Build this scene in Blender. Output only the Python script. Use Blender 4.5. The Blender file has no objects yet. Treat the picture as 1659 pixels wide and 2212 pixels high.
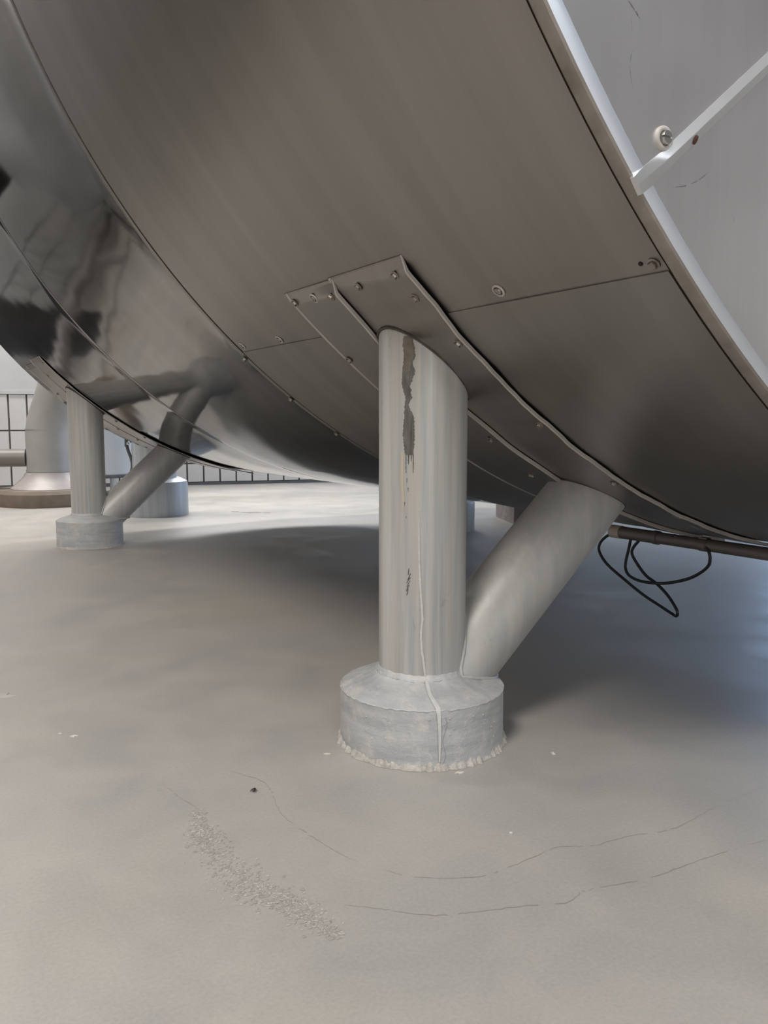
import bpy, math, random
from mathutils import Vector, Matrix

random.seed(7)
rad = math.radians
SC = bpy.context.scene
COL = SC.collection

# ------------------------------------------------------------------ camera
cam_d = bpy.data.cameras.new('camera')
cam = bpy.data.objects.new('camera', cam_d)
COL.objects.link(cam)
cam.location = (0, 0, 0.46)
cam.rotation_euler = (math.pi / 2 - 0.1105, 0, -0.5558)
cam_d.sensor_fit = 'HORIZONTAL'
cam_d.sensor_width = 36
cam_d.lens = 36 * 1750 / 1659
cam_d.clip_start = 0.02
SC.camera = cam

# ------------------------------------------------------------------ world, lights, exposure
wd = bpy.data.worlds.new('world')
SC.world = wd
wd.use_nodes = True
wd.node_tree.nodes['Background'].inputs[0].default_value = (0.60, 0.68, 0.80, 1)
wd.node_tree.nodes['Background'].inputs[1].default_value = 0.05

SC.view_settings.view_transform = 'Standard'
SC.view_settings.look = 'None'
SC.view_settings.gamma = 1
SC.view_settings.use_curve_mapping = False
SC.view_settings.exposure = 0.05


def area(name, loc, target, sx, sy, power, color):
    d = bpy.data.lights.new(name, 'AREA')
    d.shape = 'RECTANGLE'
    d.size, d.size_y = sx, sy
    d.energy = power
    d.color = color
    o = bpy.data.objects.new(name, d)
    COL.objects.link(o)
    o.location = loc
    o.rotation_euler = (Vector(target) - Vector(loc)).to_track_quat('-Z', 'Y').to_euler()
    return o


# roof light over the aisle on the left, daylight of the windows behind the camera,
# window in the far wall behind the tank, open doorway on the right
area('roof_light_aisle', (-2.1, -0.7, 4.42), (-1.6, -0.3, 0), 1.2, 2.0, 240, (1.0, 0.955, 0.905))
area('fill_light_front', (0.2, -2.6, 4.42), (0.2, -2.6, 0), 2.6, 1.2, 85, (0.86, 0.92, 1.0))  # added light for the front floor that the end plate mirrors
area('fill_light_rear', (-0.3, 4.9, 4.42), (-0.3, 4.9, 0), 3.4, 0.7, 235, (1.0, 0.97, 0.94))  # added light brightening the rear floor and the tiles
area('fill_light_right', (4.7, 3.3, 4.42), (4.7, 3.3, 0), 1.2, 1.6, 34, (0.55, 0.74, 1.0))  # added bluish light to whiten the floor right of the tank
area('window_light_front', (-0.5, -4.9, 1.35), (0.8, 1.0, 0.2), 2.6, 1.2, 60, (1.0, 0.985, 0.96))
area('window_light_far', (2.35, 5.50, 1.62), (1.6, 2.86, 1.30), 2.2, 0.30, 74, (1.0, 0.985, 0.97))
area('doorway_light', (6.42, 3.2, 1.15), (0, 3.2, 1.1), 1.6, 2.2, 35, (0.26, 0.52, 1.0))


# ------------------------------------------------------------------ materials
def new_mat(name):
    m = bpy.data.materials.new(name)
    m.use_nodes = True
    return m, m.node_tree.nodes, m.node_tree.links, m.node_tree.nodes['Principled BSDF']


def ramp(nt, fac, stops):
    r = nt.nodes.new('ShaderNodeValToRGB')
    els = r.color_ramp.elements
    while len(els) < len(stops):
        els.new(0.5)
    for e, (p, c) in zip(els, stops):
        e.position = p
        e.color = (*c, 1) if len(c) == 3 else c
    nt.links.new(fac, r.inputs[0])
    return r.outputs[0]


def noise(nt, coord, scale=(1, 1, 1), s=5, detail=4, rough=0.55, dist=0.0):
    mp = nt.nodes.new('ShaderNodeMapping')
    mp.inputs['Scale'].default_value = scale
    nt.links.new(coord, mp.inputs[0])
    n = nt.nodes.new('ShaderNodeTexNoise')
    n.inputs['Scale'].default_value = s
    n.inputs['Detail'].default_value = detail
    n.inputs['Roughness'].default_value = rough
    n.inputs['Distortion'].default_value = dist
    nt.links.new(mp.outputs[0], n.inputs['Vector'])
    return n.outputs['Fac']


def mixc(nt, fac, a, b, mode='MIX'):
    m = nt.nodes.new('ShaderNodeMix')
    m.data_type = 'RGBA'
    m.blend_type = mode
    for sock, v in ((m.inputs[0], fac), (m.inputs[6], a), (m.inputs[7], b)):
        if hasattr(v, 'is_linked') or isinstance(v, bpy.types.NodeSocket):
            nt.links.new(v, sock)
        elif isinstance(v, tuple):
            sock.default_value = (*v, 1) if len(v) == 3 else v
        else:
            sock.default_value = v
    return m.outputs[2]


def bump(nt, bsdf, h, strength, dist, prev=None):
    b = nt.nodes.new('ShaderNodeBump')
    b.inputs['Strength'].default_value = strength
    b.inputs['Distance'].default_value = dist
    nt.links.new(h, b.inputs['Height'])
    if prev is not None:
        nt.links.new(prev, b.inputs['Normal'])
    nt.links.new(b.outputs[0], bsdf.inputs['Normal'])
    return b.outputs[0]


def coord(nt, which='Object'):
    return nt.nodes.new('ShaderNodeTexCoord').outputs[which]


def cladding(name, c_lo, c_hi, r_lo, r_hi, wavy=0.0, edge=1.0):
    """rolled stainless sheet: streaks run round the tank (UV: u along the axis, v round it, metres)"""
    m, n, l, b = new_mat(name)
    nt = m.node_tree
    uv = coord(nt, 'UV')
    streak = noise(nt, uv, (16, 0.7, 1), 1.0, 5, 0.6)
    cloud = noise(nt, uv, (1, 1, 1), 2.6, 3, 0.5, 0.3)
    fine = noise(nt, uv, (300, 12, 1), 1.0, 2, 0.5)
    c1 = ramp(nt, streak, [(0.32, c_lo), (0.68, c_hi)])
    c2 = ramp(nt, cloud, [(0.3, (0.86, 0.86, 0.84)), (0.7, (1.06, 1.05, 1.04))])
    l.new(mixc(nt, 1.0, c1, c2, 'MULTIPLY'), b.inputs['Base Color'])
    b.inputs['Metallic'].default_value = 1
    b.inputs['Specular Tint'].default_value = (edge, edge, edge, 1)     # grazing reflectance of the dull film
    rr = ramp(nt, cloud, [(0.3, (r_lo,) * 3), (0.7, (r_hi,) * 3)])
    l.new(rr, b.inputs['Roughness'])
    nb = bump(nt, b, fine, 0.04, 0.0004)
    if wavy:
        w = noise(nt, uv, (1.0, 0.8, 1), 2.4, 2, 0.4)
        bump(nt, b, w, 1.0, wavy, nb)
    return m


def simple(name, c_lo, c_hi, rough=0.5, metal=0.0, s=8, bmp=0.0, bdist=0.001, scale=(1, 1, 1), spec=0.5, bs=60):
    m, n, l, b = new_mat(name)
    nt = m.node_tree
    oc = coord(nt)
    f = noise(nt, oc, scale, s, 4, 0.6)
    l.new(ramp(nt, f, [(0.3, c_lo), (0.7, c_hi)]), b.inputs['Base Color'])
    b.inputs['Roughness'].default_value = rough
    b.inputs['Metallic'].default_value = metal
    b.inputs['Specular IOR Level'].default_value = spec
    if bmp:
        bump(nt, b, noise(nt, oc, (1, 1, 1), bs, 4, 0.6), bmp, bdist)
    return m


M_SHEET = cladding('dull_stainless_sheet', (0.278, 0.262, 0.247), (0.335, 0.316, 0.300), 0.30, 0.42, 0.0015)
M_MIRROR = cladding('polished_stainless_sheet', (0.30, 0.292, 0.286), (0.36, 0.350, 0.343), 0.045, 0.085, 0.003, 0.70)
M_BAND = cladding('saddle_stainless', (0.292, 0.272, 0.260), (0.345, 0.322, 0.310), 0.28, 0.38, 0.001)
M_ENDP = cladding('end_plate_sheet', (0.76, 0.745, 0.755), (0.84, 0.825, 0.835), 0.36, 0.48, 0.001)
M_TRIM = simple('daylight_tinted_trim', (0.74, 0.79, 0.88), (0.82, 0.87, 0.95), 0.28, 0.9, 6)  # bluish daylight mirrored in the fold is put into its colour
M_LIP = simple('brown_stained_lip', (0.22, 0.19, 0.165), (0.34, 0.30, 0.27), 0.5, 0.6, 30)
M_EDGE = simple('cut_sheet_edge', (0.40, 0.37, 0.34), (0.50, 0.46, 0.43), 0.45, 0.3, 20)
M_DARK = simple('dark_shell', (0.012, 0.011, 0.010), (0.02, 0.018, 0.017), 0.8)
M_SCREW = simple('dull_screw_steel', (0.25, 0.22, 0.19), (0.38, 0.34, 0.30), 0.42, 0.9, 200)
M_SCREWB = simple('bright_screw_steel', (0.50, 0.49, 0.47), (0.66, 0.65, 0.62), 0.3, 1.0, 200)
M_WASHER = simple('pale_plastic_washer', (0.42, 0.40, 0.36), (0.55, 0.52, 0.48), 0.6, 0, 80)
M_SCRATCH = simple('grey_scratch', (0.16, 0.155, 0.16), (0.24, 0.235, 0.24), 0.6, 0.3, 60)
M_RUST = simple('rust', (0.06, 0.022, 0.014), (0.15, 0.06, 0.04), 0.9, 0, 300)


def leg_paint(name, base_lo, base_hi, warm, streaky=1.0):
    m, n, l, b = new_mat(name)
    nt = m.node_tree
    oc = coord(nt)
    st = noise(nt, oc, (42, 42, 1.3), 1.0, 5, 0.66)
    st2 = noise(nt, oc, (75, 75, 4.0), 1.0, 4, 0.6)
    c1 = ramp(nt, st, [(0.34, base_lo), (0.62, base_hi)])
    wm = ramp(nt, st2, [(0.47, (0, 0, 0)), (0.70, (0.55 * streaky,) * 3)])
    c = mixc(nt, wm, c1, warm)
    spots = noise(nt, oc, (1, 1, 0.45), 42, 4, 0.7)
    sm = ramp(nt, spots, [(0.66, (0, 0, 0)), (0.72, (0.45,) * 3)])
    c = mixc(nt, sm, c, (0.27, 0.27, 0.27))
    l.new(c, b.inputs['Base Color'])
    b.inputs['Metallic'].default_value = 0.15
    b.inputs['Roughness'].default_value = 0.44
    h = noise(nt, oc, (1, 1, 0.6), 55, 4, 0.6)
    bump(nt, b, h, 0.28, 0.0012)
    return m


M_LEG = leg_paint('silver_grey_leg_paint', (0.33, 0.335, 0.335), (0.54, 0.535, 0.515), (0.49, 0.43, 0.35))
M_BRACE = leg_paint('silver_grey_brace_paint', (0.40, 0.395, 0.38), (0.48, 0.47, 0.45), (0.45, 0.42, 0.37), 0.4)


def foot_paint():
    m, n, l, b = new_mat('silver_grey_foot_paint')
    nt = m.node_tree
    oc = coord(nt)
    c1 = ramp(nt, noise(nt, oc, (6, 6, 45), 1.0, 5, 0.65), [(0.35, (0.37, 0.38, 0.39)), (0.68, (0.54, 0.54, 0.535))])
    dirt = ramp(nt, noise(nt, oc, (1, 1, 1), 34, 6, 0.7), [(0.50, (0, 0, 0)), (0.66, (0.75,) * 3)])
    c = mixc(nt, dirt, c1, (0.60, 0.57, 0.53))
    l.new(c, b.inputs['Base Color'])
    b.inputs['Roughness'].default_value = 0.5
    b.inputs['Metallic'].default_value = 0.1
    nb = bump(nt, b, noise(nt, oc, (1, 1, 1), 90, 6, 0.7), 0.7, 0.0022)
    v = nt.nodes.new('ShaderNodeTexVoronoi')
    v.inputs['Scale'].default_value = 150
    l.new(oc, v.inputs['Vector'])
    bl = ramp(nt, v.outputs['Distance'], [(0.0, (1, 1, 1)), (0.30, (0, 0, 0))])
    bump(nt, b, bl, 0.22, 0.0012, nb)
    return m


M_FOOT = foot_paint()
M_GROUT = simple('crumbly_grout', (0.36, 0.335, 0.30), (0.56, 0.53, 0.48), 0.9, 0, 90, 0.9, 0.003, bs=220)
M_WELD = simple('painted_weld', (0.42, 0.42, 0.41), (0.52, 0.515, 0.50), 0.5, 0.1, 60, 0.5, 0.002, bs=160)
M_STAIN = simple('peeled_bare_patch', (0.065, 0.062, 0.056), (0.16, 0.15, 0.135), 0.65, 0, 90, scale=(2, 2, 0.5))
M_STAINB = simple('brown_bare_patch', (0.12, 0.095, 0.07), (0.20, 0.165, 0.13), 0.65, 0, 60)
M_DRIP = simple('white_paint_run', (0.51, 0.50, 0.485), (0.58, 0.57, 0.55), 0.5, 0, 60)
M_RUSTRUN = simple('pale_rust_run', (0.46, 0.38, 0.27), (0.52, 0.45, 0.35), 0.6, 0, 40, scale=(3, 3, 0.4))
M_SEAL_SHADE = simple('sealant_and_seam_shade', (0.035, 0.030, 0.027), (0.10, 0.085, 0.075), 0.7, 0, 60)  # sealant at the legs; painted shade on the cladding seam rims


def floor_mat():
    m, n, l, b = new_mat('poured_screed_floor')
    nt = m.node_tree
    oc = coord(nt)
    big = noise(nt, oc, (1, 1, 1), 1.7, 5, 0.55, 0.8)
    mid = noise(nt, oc, (1, 1, 1), 6.5, 5, 0.6, 0.5)
    fine = noise(nt, oc, (1, 1, 1), 260, 3, 0.6)
    c = ramp(nt, big, [(0.30, (0.362, 0.345, 0.322)), (0.5, (0.393, 0.372, 0.343)), (0.72, (0.41, 0.378, 0.328))])
    c = mixc(nt, 1.0, c, ramp(nt, mid, [(0.3, (0.90, 0.91, 0.92)), (0.7, (1.06, 1.05, 1.03))]), 'MULTIPLY')
    c = mixc(nt, 1.0, c, ramp(nt, fine, [(0.3, (0.93, 0.93, 0.93)), (0.7, (1.06, 1.06, 1.06))]), 'MULTIPLY')
    l.new(c, b.inputs['Base Color'])
    l.new(ramp(nt, mid, [(0.3, (0.36,) * 3), (0.7, (0.52,) * 3)]), b.inputs['Roughness'])
    b.inputs['Specular IOR Level'].default_value = 0.45
    nb = bump(nt, b, fine, 0.05, 0.0004)
    bump(nt, b, noise(nt, oc, (1, 1, 1), 2.0, 2, 0.5), 0.25, 0.012, nb)
    return m


M_FLOOR = floor_mat()
M_CRACK = simple('floor_crack', (0.28, 0.258, 0.232), (0.345, 0.32, 0.29), 0.8, 0, 40)
M_PIT = simple('worn_floor_flakes', (0.298, 0.274, 0.244), (0.355, 0.330, 0.296), 0.8, 0, 60)
M_PITL = simple('pale_floor_flakes', (0.40, 0.382, 0.355), (0.46, 0.44, 0.41), 0.8, 0, 60)
M_WALL = simple('white_wall_paint', (0.58, 0.575, 0.57), (0.66, 0.655, 0.65), 0.7, 0, 2.5, 0.2, 0.003)
M_GROUTW = simple('brown_tile_joint', (0.10, 0.085, 0.075), (0.17, 0.145, 0.13), 0.85, 0, 30)
M_TILE = simple('cream_wall_tile', (0.70, 0.685, 0.665), (0.78, 0.765, 0.745), 0.22, 0, 3)
M_CEIL = simple('white_ceiling', (0.40, 0.395, 0.39), (0.46, 0.455, 0.45), 0.8, 0, 2)
M_BASE = simple('dark_skirting', (0.09, 0.09, 0.10), (0.13, 0.13, 0.14), 0.6)
M_FRAME = simple('white_window_frame', (0.6, 0.6, 0.6), (0.7, 0.7, 0.7), 0.4)
M_DUCT = simple('grey_painted_duct', (0.33, 0.325, 0.31), (0.40, 0.39, 0.375), 0.5, 0.1, 5)
M_PLINTH = simple('brown_concrete_plinth', (0.145, 0.112, 0.085), (0.215, 0.175, 0.14), 0.8, 0, 9, 0.3, 0.003)
M_FLARE = simple('mauve_grey_flare', (0.34, 0.30, 0.285), (0.42, 0.385, 0.37), 0.45, 0.1, 6)
M_VESSEL = simple('pale_blue_vessel', (0.60, 0.64, 0.68), (0.66, 0.70, 0.73), 0.35, 0, 3)
M_BLUELIT = leg_paint('blue_lit_column_paint', (0.38, 0.41, 0.44), (0.50, 0.53, 0.56), (0.5, 0.5, 0.5), 0.3)  # grey paint with the blue daylight on it mixed into the colour
M_CABLE = simple('black_cable_sheath', (0.006, 0.007, 0.011), (0.012, 0.013, 0.018), 0.45)
M_CONDUIT = simple('dull_grey_conduit', (0.15, 0.135, 0.12), (0.22, 0.20, 0.18), 0.5, 0.5, 12, scale=(1, 0.2, 1))
M_BUSH = simple('beige_bushing', (0.42, 0.36, 0.30), (0.50, 0.43, 0.37), 0.6)
M_STRAP = simple('dark_grey_strap', (0.10, 0.105, 0.115), (0.18, 0.185, 0.20), 0.45, 0.5)
M_ELBOW = simple('dark_pipe_lagging', (0.035, 0.034, 0.036), (0.06, 0.058, 0.06), 0.7, 0, 5)
M_RAIL = simple('brown_grey_pipe_paint', (0.17, 0.155, 0.142), (0.23, 0.212, 0.196), 0.45, 0.1, 6)
M_BLOCK = simple('brown_stone_block', (0.22, 0.185, 0.165), (0.32, 0.28, 0.255), 0.8, 0, 20, 0.5, 0.004)
M_PIPE = simple('stainless_pipe', (0.40, 0.385, 0.37), (0.48, 0.465, 0.45), 0.22, 1.0, 4)
M_FLY = simple('black_insect', (0.01, 0.01, 0.01), (0.03, 0.027, 0.025), 0.5)
M_FLAKE = simple('cream_flake', (0.62, 0.58, 0.50), (0.72, 0.69, 0.62), 0.8)
M_LAMP, _n, _l, _b = new_mat('window_glow')
_b.inputs['Base Color'].default_value = (0.8, 0.85, 0.9, 1)
_b.inputs['Emission Color'].default_value = (0.8, 0.9, 1, 1)
_b.inputs['Emission Strength'].default_value = 1.2


# ------------------------------------------------------------------ object helpers
ORG = {}


def link(o, parent):
    COL.objects.link(o)
    if parent is not None:
        o.parent = parent


def empty(name, loc, label, cat, group=None):
    o = bpy.data.objects.new(name, None)
    COL.objects.link(o)
    o.location = loc
    o.empty_display_size = 0.1
    ORG[o.name] = Vector(loc)
    o['label'], o['category'] = label, cat
    if group:
        o['group'] = group
    return o


def mesh_obj(name, verts, faces, mat, parent=None, sharp=35, uv=None, origin=None, kind=None, label=None, cat=None, group=None):
    """one mesh object from world-space vertices; its origin is its parent's unless given"""
    po = ORG[parent.name] if parent is not None else Vector((0, 0, 0))
    org = Vector(origin) if origin is not None else po
    me = bpy.data.meshes.new(name)
    me.from_pydata([tuple(Vector(v) - org) for v in verts], [], faces)
    me.materials.append(mat)
    if uv is not None:
        lay = me.uv_layers.new(name='UVMap')
        for lp in me.loops:
            lay.data[lp.index].uv = uv[lp.vertex_index]
    me.shade_smooth()
    me.set_sharp_from_angle(angle=rad(sharp))
    me.update()
    o = bpy.data.objects.new(name, me)
    link(o, parent)
    o.location = org - po
    ORG[o.name] = org
    if kind:
        o['kind'] = kind
    if label:
        o['label'] = label
    if cat:
        o['category'] = cat
    if group:
        o['group'] = group
    return o


def place_copy(src, name, parent, matrix):
    """linked copy of a small part (shared mesh) at a world matrix"""
    o = src.copy()
    o.name = name
    COL.objects.link(o)
    o.parent = parent
    o.matrix_parent_inverse = Matrix.Translation(-ORG[parent.name]) if parent is not None else Matrix()
    o.matrix_basis = matrix
    return o


class MB:
    def __init__(self):
        self.v, self.f = [], []

    def add(self, v, f):
        k = len(self.v)
        self.v += [tuple(p) for p in v]
        self.f += [tuple(i + k for i in q) for q in f]
        return self

    def box(self, lo, hi, mat=None):
        x0, y0, z0 = lo
        x1, y1, z1 = hi
        vs = [Vector(p) for p in ((x0, y0, z0), (x1, y0, z0), (x1, y1, z0), (x0, y1, z0), (x0, y0, z1), (x1, y0, z1), (x1, y1, z1), (x0, y1, z1))]
        if mat is not None:
            vs = [mat @ p for p in vs]
        return self.add(vs, [(0, 3, 2, 1), (4, 5, 6, 7), (0, 1, 5, 4), (1, 2, 6, 5), (2, 3, 7, 6), (3, 0, 4, 7)])

    def lathe(self, prof, center, seg=48, axis=None, jitter=None, cap=True):
        """prof: list of (radius, height); axis: optional 3x3 frame columns (x,y,axis)"""
        c = Vector(center)
        ax = axis or (Vector((1, 0, 0)), Vector((0, 1, 0)), Vector((0, 0, 1)))
        vs, fs = [], []
        for j, (r, z) in enumerate(prof):
            for i in range(seg):
                a = 2 * math.pi * i / seg
                rr, zz = (r, z) if jitter is None else jitter(r, z, a, j)
                vs.append(c + ax[0] * (rr * math.cos(a)) + ax[1] * (rr * math.sin(a)) + ax[2] * zz)
        for j in range(len(prof) - 1):
            for i in range(seg):
                k = (i + 1) % seg
                fs.append((j * seg + i, j * seg + k, (j + 1) * seg + k, (j + 1) * seg + i))
        if cap:
            fs.append(tuple(reversed(range(seg))))
            fs.append(tuple((len(prof) - 1) * seg + i for i in range(seg)))
        return self.add(vs, fs)

    def tube(self, pts, r, seg=10, closed=False, cap=True):
        pts = [Vector(p) for p in pts]
        n = len(pts)
        vs, fs = [], []
        up = None
        for i, p in enumerate(pts):
            a = pts[(i - 1) % n] if (closed or i > 0) else p
            b = pts[(i + 1) % n] if (closed or i < n - 1) else p
            t = (b - a).normalized()
            if up is None:
                up = t.orthogonal().normalized()
            up = (up - t * up.dot(t)).normalized()
            sd = t.cross(up)
            rr = r(i) if callable(r) else r
            for k in range(seg):
                w = 2 * math.pi * k / seg
                vs.append(p + up * (rr * math.cos(w)) + sd * (rr * math.sin(w)))
        m = n if closed else n - 1
        for i in range(m):
            j = (i + 1) % n
            for k in range(seg):
                q = (k + 1) % seg
                fs.append((i * seg + k, i * seg + q, j * seg + q, j * seg + k))
        if cap and not closed:
            fs.append(tuple(reversed(range(seg))))
            fs.append(tuple((n - 1) * seg + k for k in range(seg)))
        return self.add(vs, fs)

    def build(self, name, mat, parent=None, **k):
        return mesh_obj(name, self.v, self.f, mat, parent, **k)


def smooth_path(pts, sub=6):
    """Catmull-Rom through points"""
    P = [Vector(p) for p in pts]
    out = []
    for i in range(len(P) - 1):
        p0, p1, p2, p3 = P[max(i - 1, 0)], P[i], P[i + 1], P[min(i + 2, len(P) - 1)]
        for s in range(sub):
            t = s / sub
            out.append(0.5 * ((2 * p1) + (p2 - p0) * t + (2 * p0 - 5 * p1 + 4 * p2 - p3) * t * t + (3 * p1 - p0 - 3 * p2 + p3) * t ** 3))
    out.append(P[-1])
    return out


# ------------------------------------------------------------------ the setting
W0 = Vector((0.7768, 6.1255, 0))
WU = Vector((0.9619, -0.2733, 0))        # along the far wall, to the right
WN = Vector((-0.2733, -0.9619, 0))       # out of the far wall, into the hall
S0, S1 = -7.0, 6.0
XL, XR, YB, ZC = W0.x + WU.x * S0, W0.x + WU.x * S1, -5.0, 4.5


def wp(s, z, out=0.0):
    return W0 + WU * s + WN * out + Vector((0, 0, z))


def slab(name, pts, thick_dir, mat, kind='structure'):
    """a wall or slab: polygon pts extruded along thick_dir"""
    n = len(pts)
    vs = [Vector(p) for p in pts] + [Vector(p) + Vector(thick_dir) for p in pts]
    fs = [tuple(range(n)), tuple(reversed(range(n, 2 * n)))] + [(i, i + n, (i + 1) % n + n, (i + 1) % n) for i in range(n)]
    return mesh_obj(name, vs, fs, mat, None, kind=kind)


yl, yr = wp(S0, 0).y, wp(S1, 0).y
floor = slab('floor', [(XL, YB, 0), (XR, YB, 0), (XR, yr, 0), (XL, yl, 0)], (0, 0, -0.2), M_FLOOR)
slab('ceiling', [(XL, YB, ZC), (XL, yl, ZC), (XR, yr, ZC), (XR, YB, ZC)], (0, 0, 0.2), M_CEIL)
wall_far = slab('wall_far', [wp(S0, 0, -0.012), wp(S1, 0, -0.012), wp(S1, ZC, -0.012), wp(S0, ZC, -0.012)], -WN * 0.2, M_GROUTW)
slab('wall_left', [(XL, YB, 0), (XL, yl, 0), (XL, yl, ZC), (XL, YB, ZC)], (-0.2, 0, 0), M_WALL)
slab('wall_right', [(XR, YB, 0), (XR, YB, ZC), (XR, yr, ZC), (XR, yr, 0)], (0.2, 0, 0), M_WALL)
slab('wall_back', [(XL, YB, 0), (XL, YB, ZC), (XR, YB, ZC), (XR, YB, 0)], (0, -0.2, 0), M_WALL)
# painted plaster above the tiles, with its proud lower edge
ORG[wall_far.name] = Vector((0, 0, 0))
pb = MB()
pb.add([wp(S0, 0.668, 0.004), wp(S1, 0.668, 0.004), wp(S1, ZC, 0.004), wp(S0, ZC, 0.004),
        wp(S0, 0.668, -0.012), wp(S1, 0.668, -0.012), wp(S1, ZC, -0.012), wp(S0, ZC, -0.012)],
       [(0, 1, 2, 3), (0, 4, 5, 1), (3, 2, 6, 7)])
pb.build('plaster', M_WALL, wall_far)
lb = MB()
lb.add([wp(S0, 0.652, 0.010), wp(S1, 0.652, 0.010), wp(S1, 0.674, 0.010), wp(S0, 0.674, 0.010),
        wp(S0, 0.652, -0.012), wp(S1, 0.652, -0.012), wp(S1, 0.674, 0.004), wp(S0, 0.674, 0.004)],
       [(0, 1, 2, 3), (0, 4, 5, 1), (3, 2, 6, 7)])
lb.build('ledge', M_WALL, wall_far)
# tiles: pitch 0.1185 x 0.2445, joints recessed
TP = 0.1185
rows = [(0.022, 0.154), (0.162, 0.398), (0.406, 0.650)]
tmesh = {}
for (z0, z1) in rows:
    b = MB()
    hw, g = TP / 2 - 0.0045, 0.002
    y0 = [Vector((-hw, 0, z0)), Vector((hw, 0, z0)), Vector((hw, 0, z1)), Vector((-hw, 0, z1))]
    y1 = [Vector((-hw + g, -0.012, z0 + g)), Vector((hw - g, -0.012, z0 + g)), Vector((hw - g, -0.012, z1 - g)), Vector((-hw + g, -0.012, z1 - g))]
    vs = y0 + y1
    fs = [(4, 5, 6, 7), (0, 1, 5, 4), (1, 2, 6, 5), (2, 3, 7, 6), (3, 0, 4, 7)]
    me = bpy.data.meshes.new('tile')
    me.from_pydata([tuple(v) for v in vs], [], fs)
    me.materials.append(M_TILE)
    tmesh[(z0, z1)] = me
ang = math.atan2(WU.y, WU.x)
for (z0, z1) in rows:
    for i in range(-22, 50):
        s = -0.0104 + TP * (i + 0.5)
        o = bpy.data.objects.new('tile', tmesh[(z0, z1)])
        COL.objects.link(o)
        o.parent = wall_far
        o.location = wp(s, 0, -0.011 + random.uniform(-0.0006, 0.0006))
        o.rotation_euler = (random.uniform(-0.004, 0.004), 0, ang + random.uniform(-0.006, 0.006))
sk = MB()
sk.add([wp(S0, 0, 0.006), wp(S1, 0, 0.006), wp(S1, 0.020, 0.004), wp(S0, 0.020, 0.004), wp(S1, 0.020, -0.012), wp(S0, 0.020, -0.012)],
       [(0, 1, 2, 3), (3, 2, 4, 5)])
sk.build('baseboard_far', M_BASE, None, kind='structure')


def window(name, center, right, w, h_, nx, nz):
    """frame, panes and bars of one window on a wall; normal = right x up, into the hall"""
    c, r = Vector(center), Vector(right)
    up = Vector((0, 0, 1))
    n = up.cross(r)
    n = -n if n.dot(Vector((0.5, 2, 0)) - Vector((c.x, c.y, 0))) < 0 else n
    fr = Matrix((r, up, n)).transposed().to_4x4()
    fr.translation = c
    m = MB()
    t = 0.06
    for lo, hi in (((-w / 2 - t, -h_ / 2 - t, 0), (w / 2 + t, -h_ / 2, 0.05)), ((-w / 2 - t, h_ / 2, 0), (w / 2 + t, h_ / 2 + t, 0.05)),
                   ((-w / 2 - t, -h_ / 2, 0), (-w / 2, h_ / 2, 0.05)), ((w / 2, -h_ / 2, 0), (w / 2 + t, h_ / 2, 0.05))):
        m.box(lo, hi, fr)
    for i in range(1, nx):
        x = -w / 2 + w * i / nx
        m.box((x - 0.02, -h_ / 2, 0.01), (x + 0.02, h_ / 2, 0.045), fr)
    for i in range(1, nz):
        z = -h_ / 2 + h_ * i / nz
        m.box((-w / 2, z - 0.02, 0.01), (w / 2, z + 0.02, 0.045), fr)
    o = m.build(name, M_FRAME, None, kind='structure', origin=c)
    p = MB()
    p.box((-w / 2, -h_ / 2, 0.002), (w / 2, h_ / 2, 0.008), fr)
    p.build('pane', M_LAMP, o)
    return o


window('window_2', (-0.5, YB + 0.01, 1.35), (1, 0, 0), 2.6, 1.2, 3, 2)
window('window_1', wp(1.75, 1.62, 0.012), tuple(WU), 2.2, 0.36, 4, 1)
window('door_1', (XR - 0.01, 3.2, 1.15), (0, 1, 0), 1.6, 2.2, 2, 1)

# ------------------------------------------------------------------ the tank
TC = Vector((1.5357, 0, 1.6557))
TR = 1.4208
T_A, T_1, T_2, T_3, T_F = 0.468, 1.4644, 2.3023, 2.80, 3.577
TA_, TB_, LB = 0.948, 3.1448, 0.6537
CR = 0.0625


def tk(t, th, dr=0.0):
    """point on the tank: t along the axis, th degrees from the bottom towards the left, dr above the skin"""
    a = rad(th)
    return Vector((TC.x - (TR + dr) * math.sin(a), t, TC.z - (TR + dr) * math.cos(a)))


tank = empty('storage_tank', (TC.x, 2.0, 0), 'huge horizontal stainless clad cylinder tank on painted pipe legs overhead', 'tank')


def skin(name, fn_dr, t0, t1, th0, th1, nt_, nth, mat, parent, close=False, ts=None, **k):
    """a sheet bent round the tank; fn_dr(t, th) = height over the nominal skin"""
    ts = ts or [t0 + (t1 - t0) * i / nt_ for i in range(nt_ + 1)]
    ths = [th0 + (th1 - th0) * j / nth for j in range(nth + 1)]
    vs, fs, uv = [], [], []
    for t in ts:
        for th in ths:
            vs.append(tk(t, th, fn_dr(t, th)))
            uv.append((t, rad(th) * TR))
    w = len(ths)
    for i in range(len(ts) - 1):
        for j in range(w - 1):
            fs.append((i * w + j, (i + 1) * w + j, (i + 1) * w + j + 1, i * w + j + 1))
    return vs, fs, uv


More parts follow.
